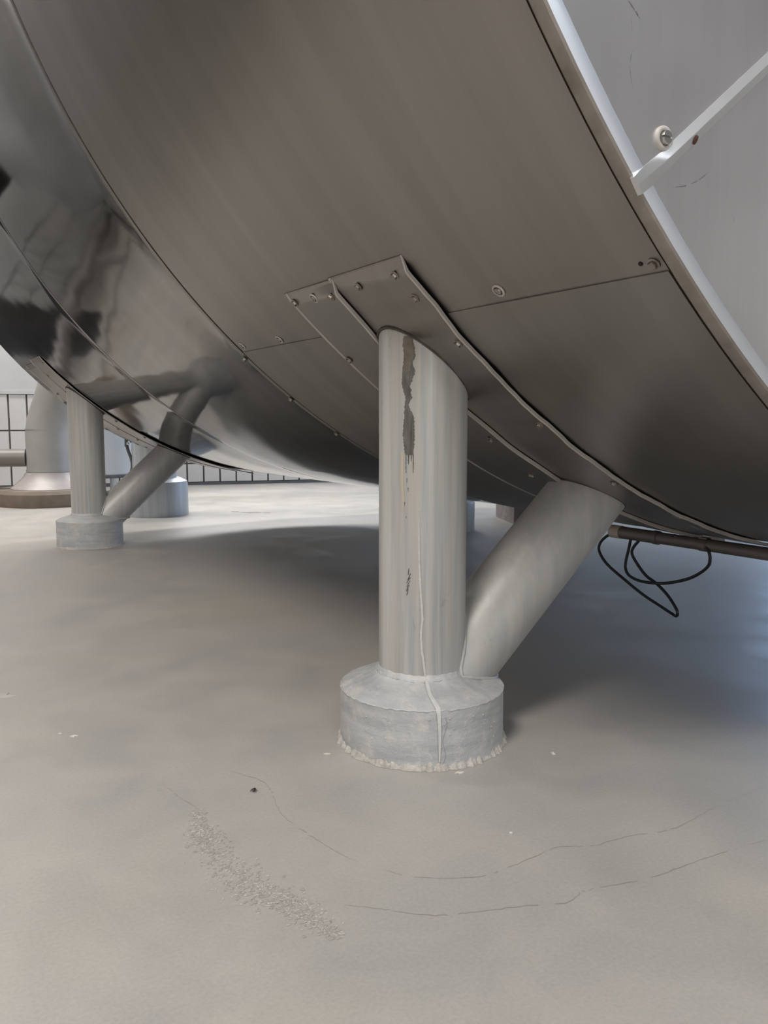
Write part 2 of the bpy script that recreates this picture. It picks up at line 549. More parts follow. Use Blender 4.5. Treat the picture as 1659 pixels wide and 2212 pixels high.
def sheet(name, t0, t1, th0, th1, dr, mat, bead_lo=True, bead_hi=False, dent=None, nth=120):
    """cladding sheet with a small rolled bead along an edge and a turned-in rim"""
    def h(t, th):
        v = dr
        if dent:
            v += dent(t, th)
        return v
    ts = [t0, t0 + 0.0015]
    prof = [-0.006, 0.0]
    if bead_lo:
        for q, e in ((0.004, 0.0004), (0.008, 0.0006), (0.012, 0.0004), (0.016, 0.0)):
            ts.append(t0 + q)
            prof.append(e)
    n = max(4, int((t1 - t0) / 0.045))
    for i in range(1, n):
        ts.append(t0 + 0.02 + (t1 - t0 - 0.04) * i / n)
        prof.append(0)
    if bead_hi:
        for q, e in ((0.020, 0.0), (0.015, 0.0012), (0.010, 0.0020), (0.005, 0.0014)):
            ts.append(t1 - q)
            prof.append(e)
    ts += [t1 - 0.0015, t1]
    prof += [0.0, -0.006]
    mp = dict(zip([round(t, 6) for t in ts], prof))
    vs, fs, uv = skin(name, lambda t, th: h(t, th) + mp[round(t, 6)], t0, t1, th0, th1, 0, nth, mat, tank, ts=ts)
    # turned edges along th0 and th1
    w = nth + 1
    k = len(vs)
    for i, t in enumerate(ts):
        vs.append(tk(t, th0, dr + prof[i] - 0.004))
        uv.append((t, rad(th0) * TR))
        vs.append(tk(t, th1, dr + prof[i] - 0.004))
        uv.append((t, rad(th1) * TR))
    for i in range(len(ts) - 1):
        fs.append((k + 2 * i, k + 2 * i + 2, (i + 1) * w, i * w))
        fs.append((i * w + w - 1, (i + 1) * w + w - 1, k + 2 * i + 3, k + 2 * i + 1))
    o = mesh_obj('cladding_sheet', vs, fs, mat, tank, sharp=50, uv=uv)
    if bead_lo:                                   # turned rim painted dark as the seam gap's shade, bead dull and stained
        o.data.materials.append(M_SEAL_SHADE)
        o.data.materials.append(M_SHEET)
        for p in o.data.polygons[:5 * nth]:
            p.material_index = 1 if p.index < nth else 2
    return o


def near_dent(t, th):
    # shallow lap joint where the lower near sheet meets the upper one
    return 0.0035 * math.exp(-((th - 41.5) / 0.55) ** 2)


SEAM = 41.5
up_near = sheet('u', T_A + 0.016, T_1 - 0.003, SEAM - 0.6, 182, 0.0, M_SHEET, bead_lo=False, bead_hi=False,
                dent=lambda t, th: -0.0008 * math.exp(-((th - SEAM - 0.1) / 0.35) ** 2) * (1 + 0.5 * math.sin(t * 21)), nth=300)
lo_near = sheet('l', T_A + 0.016, T_1 - 0.003, -178, SEAM, 0.0010, M_SHEET, bead_lo=False, nth=170)
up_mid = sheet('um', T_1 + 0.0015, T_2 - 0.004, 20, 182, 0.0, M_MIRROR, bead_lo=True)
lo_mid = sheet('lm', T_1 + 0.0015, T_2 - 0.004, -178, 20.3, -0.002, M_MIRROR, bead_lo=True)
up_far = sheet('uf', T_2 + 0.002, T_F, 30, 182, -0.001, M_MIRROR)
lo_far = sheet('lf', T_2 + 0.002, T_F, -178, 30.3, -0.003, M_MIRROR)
# dark body of the tank behind the cladding
sb = MB()
ax = (Vector((1, 0, 0)), Vector((0, 0, 1)), Vector((0, 1, 0)))
sb.lathe([(TR - 0.022, T_A + 0.03), (TR - 0.022, T_F - 0.01)], (TC.x, 0, TC.z), 96, ax)
sb.build('tank_shell', M_DARK, tank)
# near end: brown lip ring, bright folded edge, flat end sheets
vs, fs, uv = [], [], []


def ring(prof, th0, th1, n):
    vs, fs, uv = [], [], []
    for j in range(n + 1):
        th = th0 + (th1 - th0) * j / n
        for (t, dr) in prof:
            vs.append(tk(t, th, dr))
            uv.append((t, rad(th) * TR))
    w = len(prof)
    for j in range(n):
        for i in range(w - 1):
            fs.append((j * w + i, j * w + i + 1, (j + 1) * w + i + 1, (j + 1) * w + i))
    return vs, fs, uv


vs, fs, uv = ring([(T_A + 0.030, -0.012), (T_A + 0.0135, -0.009), (T_A + 0.013, 0.003), (T_A + 0.010, 0.0055), (T_A + 0.004, 0.0055), (T_A, 0.0035), (T_A - 0.001, 0.001)], -180, 180, 220)
mesh_obj('edge_lip', vs, fs, M_LIP, tank, uv=uv, label='brown stained rolled lip round the tank end')
vs, fs, uv = ring([(T_A - 0.001, 0.001), (T_A - 0.0025, -0.0015), (T_A - 0.0042, -0.0055), (T_A - 0.0050, -0.0085)], -180, 180, 220)
mesh_obj('edge_trim', vs, fs, M_TRIM, tank, uv=uv, label='bright folded edge of the end sheet')


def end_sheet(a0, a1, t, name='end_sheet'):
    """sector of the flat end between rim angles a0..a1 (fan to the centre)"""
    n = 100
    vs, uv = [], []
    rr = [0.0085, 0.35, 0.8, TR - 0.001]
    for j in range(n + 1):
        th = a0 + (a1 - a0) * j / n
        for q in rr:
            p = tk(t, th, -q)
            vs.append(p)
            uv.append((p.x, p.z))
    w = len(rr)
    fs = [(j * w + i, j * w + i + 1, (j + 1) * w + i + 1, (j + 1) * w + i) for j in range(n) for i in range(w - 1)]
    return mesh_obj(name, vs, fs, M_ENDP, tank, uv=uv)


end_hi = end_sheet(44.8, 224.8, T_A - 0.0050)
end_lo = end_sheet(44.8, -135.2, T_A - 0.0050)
# standing seam between the two end sheets
p0, p1 = Vector((0.5335, 0, 0.6535)), Vector((0.6965, 0, 0.7835))
dv = (p1 - p0).normalized()
nv = Vector((-dv.z, 0, dv.x))
p_end = p0 + dv * 2.3


YE = T_A - 0.0050


def seam_prof(p, w, hgt):
    def q(k, y):
        return p + nv * (w * k) + Vector((0, YE + y, 0))
    return [q(1, 0.004), q(0.95, -0.15 * hgt), q(0.12, -hgt), q(0.0, -hgt), q(-0.95, -0.18 * hgt), q(-1, 0.004)]


stations = [(-0.010, 0.0080, 0.0012), (0.004, 0.0090, 0.0020), (0.020, 0.0084, 0.0045), (0.032, 0.0078, 0.0058), (0.05, 0.0076, 0.0060), (0.25, 0.0076, 0.0060), (0.8, 0.0076, 0.0060), (1.6, 0.0076, 0.0060), (2.3, 0.0076, 0.0060)]
vs, fs = [], []
for (d, w, hg) in stations:
    vs += seam_prof(p0 + dv * d, w, hg)
for i in range(len(stations) - 1):
    for k in range(5):
        fs.append((i * 6 + k, i * 6 + k + 1, i * 6 + k + 7, i * 6 + k + 6))
fs.append((0, 1, 2, 3, 4, 5))
M_SEAM = simple('folded_seam_sheet', (0.60, 0.60, 0.60), (0.70, 0.695, 0.69), 0.3, 0.75, 10)
seam = mesh_obj('standing_seam', vs, fs, M_SEAM, tank, sharp=25, label='folded standing seam across the tank end')


# screws ---------------------------------------------------------------
def screw_proto(name, mat, r, hgt, slot=False, hexa=False, washer=None):
    m = MB()
    if hexa:
        m.lathe([(r, 0), (r, hgt * 0.8), (r * 0.86, hgt)], (0, 0, 0), 6)
        m.lathe([(r * 1.35, 0), (r * 1.35, hgt * 0.22), (r * 1.2, hgt * 0.28)], (0, 0, 0), 14)
    else:
        m.lathe([(r * 1.0, 0), (r, hgt * 0.4), (r * 0.9, hgt * 0.75), (r * 0.62, hgt * 0.98)], (0, 0, 0), 16)
        if slot:
            m2 = MB()
            m.v, m.f = [], []
            s = r * 0.16
            for sg in (1, -1):
                vs = []
                pts = [(math.cos(a) * r, math.sin(a) * r) for a in [math.asin(s / r) + (math.pi - 2 * math.asin(s / r)) * i / 9 for i in range(10)]]
                for z in (0, hgt):
                    vs += [Vector((x * (0.9 if z else 1), y * sg * (0.95 if z else 1), z)) for x, y in pts]
                m.add(vs, [tuple(range(10, 20))] + [(i, (i + 1) % 10, (i + 1) % 10 + 10, i + 10) for i in range(10)])
            m.lathe([(r * 0.98, 0), (r * 0.98, hgt * 0.5)], (0, 0, 0), 16)
    me = bpy.data.meshes.new(name)
    me.from_pydata([tuple(v) for v in m.v], [], m.f)
    me.materials.append(mat)
    me.shade_smooth()
    me.set_sharp_from_angle(angle=rad(35))
    return me


def ring_proto(name, mat, r0, r1, hgt):
    m = MB()
    m.lathe([(r0, 0), (r0, hgt), ((r0 + r1) / 2, hgt * 1.15), (r1, hgt * 0.85), (r1 * 1.02, 0)], (0, 0, 0), 20, cap=False)
    me = bpy.data.meshes.new(name)
    me.from_pydata([tuple(v) for v in m.v], [], m.f)
    me.materials.append(mat)
    me.shade_smooth()
    return me


ME_HEX = screw_proto('screw', M_SCREW, 0.0046, 0.0042, hexa=True)
ME_PAN = screw_proto('screw', M_SCREWB, 0.0050, 0.0040, slot=True)
ME_DOME = screw_proto('screw', M_SCREW, 0.0048, 0.0034)
ME_RING = ring_proto('washer', M_WASHER, 0.0058, 0.0080, 0.0014)
ME_RINGB = ring_proto('washer', M_WASHER, 0.0062, 0.0098, 0.0022)


def on_skin(t, th, dr, spin=0.0):
    p = tk(t, th, dr)
    a = rad(th)
    n = Vector((-math.sin(a), 0, -math.cos(a)))
    y = Vector((0, 1, 0))
    x = y.cross(n)
    m = Matrix((x, y, n)).transposed().to_4x4() @ Matrix.Rotation(spin, 4, 'Z')
    m.translation = p
    return m


def put(me, parent, mw, name):
    o = bpy.data.objects.new(name, me)
    COL.objects.link(o)
    o.parent = parent
    o.matrix_parent_inverse = Matrix.Identity(4)
    o.matrix_basis = Matrix.Translation(-ORG[parent.name]) @ mw
    return o


def skin_screw(parent, t, th, dr, ring=False, me=None):
    put(me or (ME_DOME if ring else ME_HEX), parent, on_skin(t, th, dr, random.uniform(0, 3)), 'screw')
    if ring:
        put(ME_RING, parent, on_skin(t, th, dr), 'washer')


for (t, th) in ((1.279, 41.95), (1.440, 42.05), (0.701, 42.15)):
    skin_screw(up_near, t, th, 0.0001, ring=True)
skin_screw(up_near, 0.496, 41.9, 0.0001, me=ME_HEX)
put(ring_proto('drill_hole', M_DARK, 0.0002, 0.0022, 0.0004), up_near, on_skin(0.509, 42.0, 0.0002), 'drill_hole')
for (t, th) in ((1.478, 40.9), (1.4755, 36.0), (1.477, 31.0), (1.476, 24.5)):
    skin_screw(up_mid, t, th, 0.002)
# pan head screw and rust hole at the standing seam
fm = Matrix(((1, 0, 0, 0), (0, 0, -1, 0), (0, 1, 0, 0), (0, 0, 0, 1)))


def on_end(x, z, y, spin=0):
    m = Matrix(((1, 0, 0), (0, 0, -1), (0, 1, 0))).to_4x4() @ Matrix.Rotation(spin, 4, 'Z')
    m.translation = Vector((x, y, z))
    return m


put(ME_RINGB, end_hi, on_end(0.5535, 0.688, YE), 'washer')
put(ME_PAN, end_hi, on_end(0.5535, 0.688, YE - 0.001) @ Matrix.Scale(1.1, 4), 'screw')['label'] = 'slotted pan head screw'
q = p0 + dv * 0.068
ln = (-nv * 0.82 * 0.0060 + Vector((0, -1, 0)) * 0.95 * 0.0076).normalized()     # normal of the seam's lower face
lx = dv
ly = ln.cross(lx)
rm = Matrix((lx, ly, ln)).transposed().to_4x4()
rm.translation = q - nv * 0.0076 * 0.55 + Vector((0, YE - 0.0060 * 0.53, 0)) + ln * 0.0002
put(ring_proto('rust_spot', M_RUST, 0.0003, 0.0036, 0.0008), seam, rm, 'rust_spot')


for k, pts in enumerate((((0.478, 0.808), (0.492, 0.801), (0.507, 0.791)), ((0.508, 0.782), (0.517, 0.776), (0.522, 0.772)), ((0.512, 0.771), (0.514, 0.758)),
                         ((0.566, 0.652), (0.584, 0.656), (0.600, 0.663), (0.612, 0.671)), ((0.648, 0.640), (0.650, 0.632)), ((0.515, 0.748), (0.512, 0.735), (0.516, 0.720)))):
    P = smooth_path([(x, YE - 0.0003, z) for x, z in pts], 6)
    vs, fs = [], []
    for i, p in enumerate(P):
        w_ = 0.0008 * math.sin(math.pi * (i + 0.4) / len(P)) * random.uniform(0.3, 1)
        vs += [p + Vector((0, 0, w_)), p - Vector((0, 0, w_))]
    mesh_obj('scratch', vs, [(2 * i, 2 * i + 1, 2 * i + 3, 2 * i + 2) for i in range(len(P) - 1) if random.random() > 0.2], M_SCRATCH, end_hi if k in (0, 1, 2, 5) else end_lo)


# saddle bands -----------------------------------------------------------
def band(t_lo, t_hi, th0, th1, h_lo, h_hi, mat, thick=0.0055, wob=0.0):
    """saddle strip: t_lo edge (towards the camera) stands off h_lo, t_hi edge h_hi; the top end is joggled down"""
    n = 110
    lo = t_lo if callable(t_lo) else (lambda th: t_lo)
    hi = t_hi if callable(t_hi) else (lambda th: t_hi)
    vs, fs, uv = [], [], []
    cols = 6
    for j in range(n + 1):
        f = j / n
        f = f ** 1.6 if True else f
        th = th1 + (th0 - th1) * f
        k = min(1.0, max(0.12, (th1 - th) / 0.75)) if th1 - th < 0.75 else 1.0
        wv = wob * (math.sin(th * 1.9) + 0.6 * math.sin(th * 4.7 + 1))
        a, b = lo(th) + 0.0015 * math.sin(th * 1.3), hi(th)
        hl, hh = h_lo * k + wv + 0.0012 * (1 - k), h_hi * k + 0.001 * (1 - k)
        th_ = thick * (0.35 + 0.65 * k)
        row = [(a + 0.010, hl - th_ - 0.0005), (a, hl - th_), (a - 0.0004, hl - 0.0012), (a + 0.0012, hl)]
        for i in range(1, cols):
            g = i / cols
            row.append((a + (b - a) * g, hl + (hh - hl) * min(1, g * 1.15)))
        row += [(b - 0.008, hh), (b - 0.0055, hh + 0.0016), (b - 0.002, hh + 0.0014), (b - 0.001, hh), (b, hh - 0.0015), (b, -0.002)]
        for (t, d) in row:
            vs.append(tk(t, th, d))
            uv.append((t, rad(th) * TR))
    w = len(row)
    for j in range(n):
        for i in range(w - 1):
            fs.append((j * w + i, j * w + i + 1, (j + 1) * w + i + 1, (j + 1) * w + i))
    # close the top end
    fs.append(tuple(range(1, w - 1)))
    o = mesh_obj('saddle_band', vs, fs, mat, tank, sharp=28, uv=uv)
    o.data.materials.append(M_EDGE)
    for p in o.data.polygons[:n * (w - 1)]:
        if p.index % (w - 1) in (1, 2, w - 6):
            p.material_index = 1
    return o


def lo_left(th):
    x = min(1, max(0, (38.5 - th) / 4.0))
    return 0.983 - 0.041 * x * x * (3 - 2 * x)


band_r = band(0.812, 0.995, 8, 45.15, 0.0090, 0.0048, M_BAND, wob=0.0004)
band_l = band(lo_left, lambda th: 1.133 + 0.004 * math.sin(th * 0.3), 8, 45.05, 0.0125, 0.0030, M_BAND, thick=0.0060)
for (t, th, p, rg, h_) in ((1.122, 44.35, band_l, 0, 0.0035), (1.055, 44.35, band_l, 1, 0.0065), (1.000, 44.25, band_l, 0, 0.0115), (0.930, 44.30, band_r, 0, 0.007),
                           (0.838, 44.40, band_r, 0, 0.0085), (0.833, 42.95, band_r, 0, 0.0088), (0.824, 39.80, band_r, 0, 0.0088), (1.116, 39.50, band_l, 0, 0.0042),
                           (0.822, 33.0, band_r, 0, 0.0088), (0.826, 26.0, band_r, 0, 0.0088), (1.118, 33.0, band_l, 0, 0.0042), (0.962, 31.5, band_l, 0, 0.012), (0.99, 26.5, band_l, 0, 0.0105)):
    skin_screw(p, t, th, h_, ring=bool(rg))
# scuffed bright marks along the band edge
for (t, th, ln) in ((0.822, 26.1, 0.5), (0.818, 20.2, 1.1), (0.830, 17.6, 0.9)):
    vs = []
    for i in range(9):
        g = i / 8
        wv = 0.004 * math.sin(math.pi * g) * random.uniform(0.6, 1.2) + 0.0004
        vs.append(tk(t + wv, th - ln / 2 + ln * g, 0.0096))
        vs.append(tk(t - wv * 0.6, th - ln / 2 + ln * g, 0.0096))
    mesh_obj('scuff_mark', vs, [(2 * i, 2 * i + 2, 2 * i + 3, 2 * i + 1) for i in range(8)], M_EDGE, band_r)
far_r = band(3.078, 3.285, 10, 47.2, 0.0048, 0.0030, M_BAND, thick=0.0030, wob=0.0002)
far_l = band(3.262, 3.460, 10, 46.6, 0.0055, 0.0025, M_BAND, thick=0.0030)
for (t, th, p, h_) in ((3.10, 46.3, far_r, 0.0045), (3.095, 41.6, far_r, 0.0045), (3.09, 37.4, far_r, 0.0045), (3.10, 33.3, far_r, 0.0045), (3.095, 28.5, far_r, 0.0045),
                       (3.24, 44.0, far_r, 0.003), (3.25, 40.5, far_r, 0.003), (3.44, 46.0, far_l, 0.0025), (3.44, 40.4, far_l, 0.0025), (3.28, 38.5, far_l, 0.005),
                       (3.27, 31.0, far_l, 0.005), (3.275, 27.5, far_l, 0.005), (3.27, 22.0, far_l, 0.005), (3.44, 20.0, far_l, 0.0025), (3.44, 24.0, far_l, 0.0025)):
    skin_screw(p, t, th, h_)


# legs -------------------------------------------------------------------
def leg(tc, rim, colb, fine, reach=True):
    org = Vector((LB, tc, 0))
    seg = 72 if fine else 40
    surf = TR + 0.005

    def ztop(x):
        return TC.z - math.sqrt(surf * surf - (TC.x - x) ** 2)
    # upright pipe, its top cut to the tank
    vs, fs = [], []
    levels = [0, 0.03, 0.2, 0.5, 0.8, 1.0]
    for li, g in enumerate(levels):
        for i in range(seg):
            a = 2 * math.pi * i / seg
            x, y = LB + CR * math.cos(a), tc + CR * math.sin(a)
            z0 = colb - 0.02
            vs.append((x, y, z0 + (ztop(x) - z0) * g))
    for j in range(len(levels) - 1):
        for i in range(seg):
            k = (i + 1) % seg
            fs.append((j * seg + i, j * seg + k, (j + 1) * seg + k, (j + 1) * seg + i))
    up = mesh_obj('support_leg', vs, fs, M_LEG, tank, origin=org)
    # brace
    bd = Vector((0.745, 0, 0.667)).normalized()
    bp = Vector((0.749, tc, 0.1365))
    e1, e2 = Vector((0, 1, 0)), bd.cross(Vector((0, 1, 0)))
    vs, fs = [], []
    L = [-0.085, 0.0, 0.1, 0.2]
    for s in L:
        for i in range(seg):
            a = 2 * math.pi * i / seg
            vs.append(bp + bd * s + e1 * (0.0612 * math.cos(a)) + e2 * (0.0612 * math.sin(a)))
    for i in range(seg):
        a = 2 * math.pi * i / seg
        q = bp + e1 * (0.0612 * math.cos(a)) + e2 * (0.0612 * math.sin(a))
        # hit of the line q + s*bd with the cylinder of radius surf
        ox, oz = q.x - TC.x, q.z - TC.z
        A = bd.x ** 2 + bd.z ** 2
        B = 2 * (ox * bd.x + oz * bd.z)
        C_ = ox * ox + oz * oz - surf * surf
        s = (-B - math.sqrt(max(B * B - 4 * A * C_, 0))) / (2 * A)
        vs.append(q + bd * s)
    for j in range(len(L)):
        for i in range(seg):
            k = (i + 1) % seg
            fs.append((j * seg + i, j * seg + k, (j + 1) * seg + k, (j + 1) * seg + i))
    top = vs[len(L) * seg:]
    vs = [v for v in vs if True]
    brace = mesh_obj('brace', vs, fs, M_BRACE, up, origin=org, label='slanting brace pipe from the foot up to the tank belly')
    # dark sealing bead where pipes meet the band
    sm = MB()
    sm.tube([(LB + (CR + 0.0012) * math.cos(2 * math.pi * i / 48), tc + (CR + 0.0012) * math.sin(2 * math.pi * i / 48),
              ztop(LB + CR * math.cos(2 * math.pi * i / 48)) - 0.001) for i in range(48)], 0.0022, 6, closed=True)
    sm.build('sealant', M_SEAL_SHADE, up)
    sm = MB()
    sm.tube([Vector(v) - bd * 0.001 for v in top[::2]], 0.0018, 6, closed=True)
    sm.build('sealant', M_SEAL_SHADE, up)

    # foot
    rnd = random.Random(int(tc * 100))
    ph = [rnd.uniform(0, 6.28) for _ in range(8)]

    def jit(r, z, a, j):
        if not fine:
            return r, z
        n = sum(math.sin((5 + 7 * i) * a + ph[i]) for i in range(5)) / 5
        if j in (0,):
            return r, z
        return r + 0.0007 * n, z + 0.0009 * n * (1 if j > 3 else 0.4)
    prof = [(0.1185, 0), (0.1190, 0.012), (0.1185, 0.03), (0.1182, rim - 0.012), (0.1184, rim - 0.0012), (0.1174, rim + 0.0004), (0.105, rim + 0.006), (0.088, rim + 0.0115),
            (0.074, rim + 0.0165), (0.0665, colb + 0.001), (0.0632, colb + 0.009), (0.060, colb + 0.012)]
    fb = MB()
    fb.lathe(prof, (LB, tc, 0), 120 if fine else 56, jitter=jit)
    fb.build('foot', M_FOOT, up, sharp=30)
    # lumpy paint line along the rim of the foot
    if fine:
        rb = MB()
        rb.tube([(LB + 0.1179 * math.cos(2 * math.pi * i / 260), tc + 0.1179 * math.sin(2 * math.pi * i / 260), rim - 0.0006 + 0.0008 * math.sin(i * 1.1) * math.sin(i * 0.13)) for i in range(260)],
                lambda i: 0.0009 + 0.0007 * abs(math.sin(i * 0.83) * math.sin(i * 0.21)), 6, closed=True)
        rb.build('rim_bead', M_WELD, up)
    # weld beads
    wb = MB()
    n = 150 if fine else 60
    wb.tube([(LB + (CR + 0.0014) * math.cos(2 * math.pi * i / n), tc + (CR + 0.0014) * math.sin(2 * math.pi * i / n), colb + 0.0015 + 0.0006 * math.sin(i * 1.7) + 0.0010 * math.sin(i * 0.31))
             for i in range(n)], lambda i: 0.0026 + 0.0004 * math.sin(i * 0.9) + 0.0003 * math.sin(i * 2.3), 8, closed=True)
    wb.build('weld_bead', M_WELD, up)
    wb = MB()
    # weld round the foot of the brace: ring in the plane of the foot's cone and a vertical run against the upright
    pts = []
    for i in range(40):
        a = 2 * math.pi * i / 40
        q = bp + e1 * (0.0625 * math.cos(a)) + e2 * (0.0625 * math.sin(a))
        # meets upright (radius CR) or cone, whichever is further out along +bd
        s1 = 0.0
        for _ in range(8):                        # settle onto the cone of the foot
            w_ = q + bd * s1
            rr_ = math.hypot(w_.x - LB, w_.y - tc)
            zc_ = rim + (colb - rim) * min(1, max(0, (0.117 - rr_) / 0.05))
            s1 += 0.6 * ((zc_ - w_.z) / bd.z)
        dy = q.y - tc
        s2 = -1e9
        if abs(dy) < CR:
            s2 = (LB + math.sqrt(CR * CR - dy * dy) - q.x) / bd.x
        pts.append(q + bd * (max(s1, s2)))
    wb.tube(pts, lambda i: 0.0030 + 0.0004 * math.sin(i * 2.1), 8, closed=True)
    wb.build('weld_bead', M_WELD, up)
    # crumbling grout at the floor
    gb = MB()
    m = 420 if fine else 60
    jr = [rnd.random() for _ in range(m)]
    jr = [(jr[i - 2] + 2 * jr[i - 1] + 2 * jr[i]) / 5 * 2 - 1 for i in range(m)]

    def gj(r, z, a, j):
        k = 0.6 + 0.4 * math.sin(9 * a + ph[0]) * math.sin(4 * a + ph[1]) + 1.1 * jr[int(round(a / 6.283186 * m)) % m]
        out = max(0.0, k)
        if j == 0:
            return 0.1190 + 0.0034 * (0.5 + out), z
        if j == 1:
            return 0.1190 + 0.0020 * (0.5 + out), 0.0025 + 0.0022 * out
        return 0.1180, 0.005 + 0.0050 * out
    gb.lathe([(0.12, 0.0003), (0.12, 0.004), (0.118, 0.008)], (LB, tc, 0), m, jitter=gj, cap=False)
    gb.build('grout_ring', M_GROUT, up, sharp=60)
    return up


leg1 = leg(TA_, 0.0815, 0.1020, True)
leg2 = leg(TB_, 0.0985, 0.1155, False)


# paint wear on the nearer upright: outlines given as (angle, height) on its surface
def cyl_pt(ad, z, r=CR + 0.0004, c=(LB, TA_)):
    return Vector((c[0] + r * math.cos(rad(ad)), c[1] + r * math.sin(rad(ad)), z))


def wear(name, rows, mat, parent, rag=0.0, r=CR + 0.0004, seed=1):
    """ragged patch lying on the upright: rows of (z, angle_left, angle_right)"""
    rn = random.Random(seed)
    R = []
    for (a, b) in zip(rows[:-1], rows[1:]):
        n = max(1, int(abs(a[0] - b[0]) / 0.0016))
        for i in range(n):
            g = i / n
            R.append(tuple(a[k] + (b[k] - a[k]) * g for k in range(3)))
    R.append(rows[-1])
    vs, fs = [], []
    for i, (z, l_, r_) in enumerate(R):
        l2, r2 = l_ + rn.uniform(-rag, rag), r_ + rn.uniform(-rag, rag)
        for g in range(5):
            vs.append(cyl_pt(l2 + (r2 - l2) * g / 4, z, r))
    for i in range(len(R) - 1):
        for g in range(4):
            k = i * 5 + g
            fs.append((k, k + 5, k + 6, k + 1))
    return mesh_obj(name, vs, fs, mat, parent, sharp=80)


wear('peeled_patch', [(0.5735, -148.7, -138.5), (0.566, -149.7, -137), (0.5614, -149.6, -136), (0.5493, -148.9, -134.3), (0.5374, -150, -137.5), (0.5253, -151.7, -134.8), (0.51, -151.5, -140.2), (0.505, -151, -140),
                      (0.493, -146.4, -138.5), (0.483, -148, -143.2), (0.4686, -148.4, -136.2), (0.4645, -148.6, -135.5), (0.442, -150.4, -134.4), (0.4236, -148.3, -135.7), (0.416, -147, -136.5)], M_STAIN, leg1, 0.9, seed=3)
wear('brown_patch', [(0.5735, -148.0, -139.5), (0.5675, -150.5, -138.5), (0.560, -150.3, -136.2), (0.549, -149.2, -135.5), (0.538, -149.4, -139.5), (0.528, -148.6, -141.0)], M_STAINB, leg1, 0.8, r=CR + 0.0006, seed=4)
for (z0, z1, a, w) in ((0.418, 0.392, -145.9, 0.7), (0.418, 0.404, -142.5, 1.2), (0.418, 0.392, -136.4, 0.8), (0.418, 0.408, -139, 0.8), (0.385, 0.378, -144.5, 0.5), (0.372, 0.366, -142.8, 0.5),
                       (0.352, 0.347, -147.5, 0.5), (0.333, 0.330, -145.5, 0.4)):
    wear('peeled_streak', [(z0, a - w, a + w), (z1, a - w * 0.4, a + w * 0.4)], M_STAIN, leg1, 0.25, seed=int(z0 * 1000) + int(-a))
for i, (z, a0, a1) in enumerate(((0.257, -143.0, -141.2), (0.250, -143.6, -138.9), (0.245, -145.2, -139.0), (0.240, -144.9, -139.6), (0.234, -145.4, -140.8), (0.2285, -144.8, -141.9))):
    wear('scratch', [(z + 0.0045, a1 - 0.9, a1), (z, (a0 + a1) / 2 - 0.5, (a0 + a1) / 2 + 0.7), (z - 0.0045, a0, a0 + 1.2)], M_STAIN, leg1, 0.2, seed=20 + i)
wear('rust_run', [(0.42, -152.3, -149.5), (0.39, -153.6, -149.2), (0.3775, -153.2, -149.8), (0.3563, -150.2, -147.2), (0.345, -149.0, -148.0)], M_RUSTRUN, leg1, 0.25, r=CR + 0.0003, seed=8)
wear('paint_run', [(0.345, -129.0, -128.5), (0.312, -129.6, -127.9), (0.2776, -129.6, -127.5), (0.2429, -128.6, -126.0), (0.2124, -126.7, -123.9), (0.1926, -125.4, -122.6), (0.1706, -127.2, -124.7),
                   (0.1463, -125.9, -123.1), (0.1263, -123.2, -120.4), (0.106, -120.9, -118.1)], M_DRIP, leg1, 0.35, r=CR + 0.0007, seed=9)
# the same run going down over the foot
run = [(0.0675, 0.106, -119.5), (0.0750, 0.0995, -118.0), (0.0885, 0.0935, -117.5), (0.105, 0.0882, -115.5), (0.1165, 0.0835, -114.0), (0.1195, 0.077, -113.6), (0.1195, 0.05, -113.0), (0.1195, 0.012, -113.0)]
vs, fs = [], []
for i, (r, z, a) in enumerate(run):
    hw = (0.0019 if i == 0 else 0.0024 if i < 3 else 0.0032 if i < 5 else (0.0026, 0.0020, 0.0010)[i - 5]) / r
    for s in (-1, -0.4, 0.4, 1):
        vs.append(Vector((LB + (r + 0.0012) * math.cos(rad(a) + s * hw), TA_ + (r + 0.0012) * math.sin(rad(a) + s * hw), z + (0.0012 if i < 5 else 0))))
for i in range(len(run) - 1):
    for k in range(3):
        fs.append((i * 4 + k, i * 4 + 4 + k, i * 4 + 5 + k, i * 4 + 1 + k))
mesh_obj('paint_run', vs, fs, M_DRIP, leg1, sharp=80)

# hairline down the side of the foot
vs = []
for i in range(12):
    z = 0.072 - 0.066 * i / 11
    a = -109.0 + 1.2 * math.sin(i * 0.9) - 0.12 * i
    for s in (-1, 1):
        vs.append(Vector((LB + 0.1194 * math.cos(rad(a + s * 0.22 * random.uniform(0.4, 1))), TA_ + 0.1194 * math.sin(rad(a + s * 0.22 * random.uniform(0.4, 1))), z)))
mesh_obj('hairline', vs, [(2 * i, 2 * i + 1, 2 * i + 3, 2 * i + 2) for i in range(11)], M_CRACK, leg1, sharp=80)
# paint blisters on the foot
rb = random.Random(11)
for k in range(46):
    a = rad(rb.choice([-150, -150, -145, -120, -80, -70]) + rb.uniform(-14, 14))
    z = rb.uniform(0.014, 0.070)
    r = rb.uniform(0.0008, 0.0019)
    n_ = Vector((math.cos(a), math.sin(a), 0))
    mb = MB()
    mb.lathe([(r, 0), (r * 0.8, r * 0.45), (r * 0.3, r * 0.65)], Vector((LB, TA_, z)) + n_ * 0.1183, 8, (Vector((-n_.y, n_.x, 0)), Vector((0, 0, 1)), n_))
    mb.build('blister', M_FOOT, leg1)

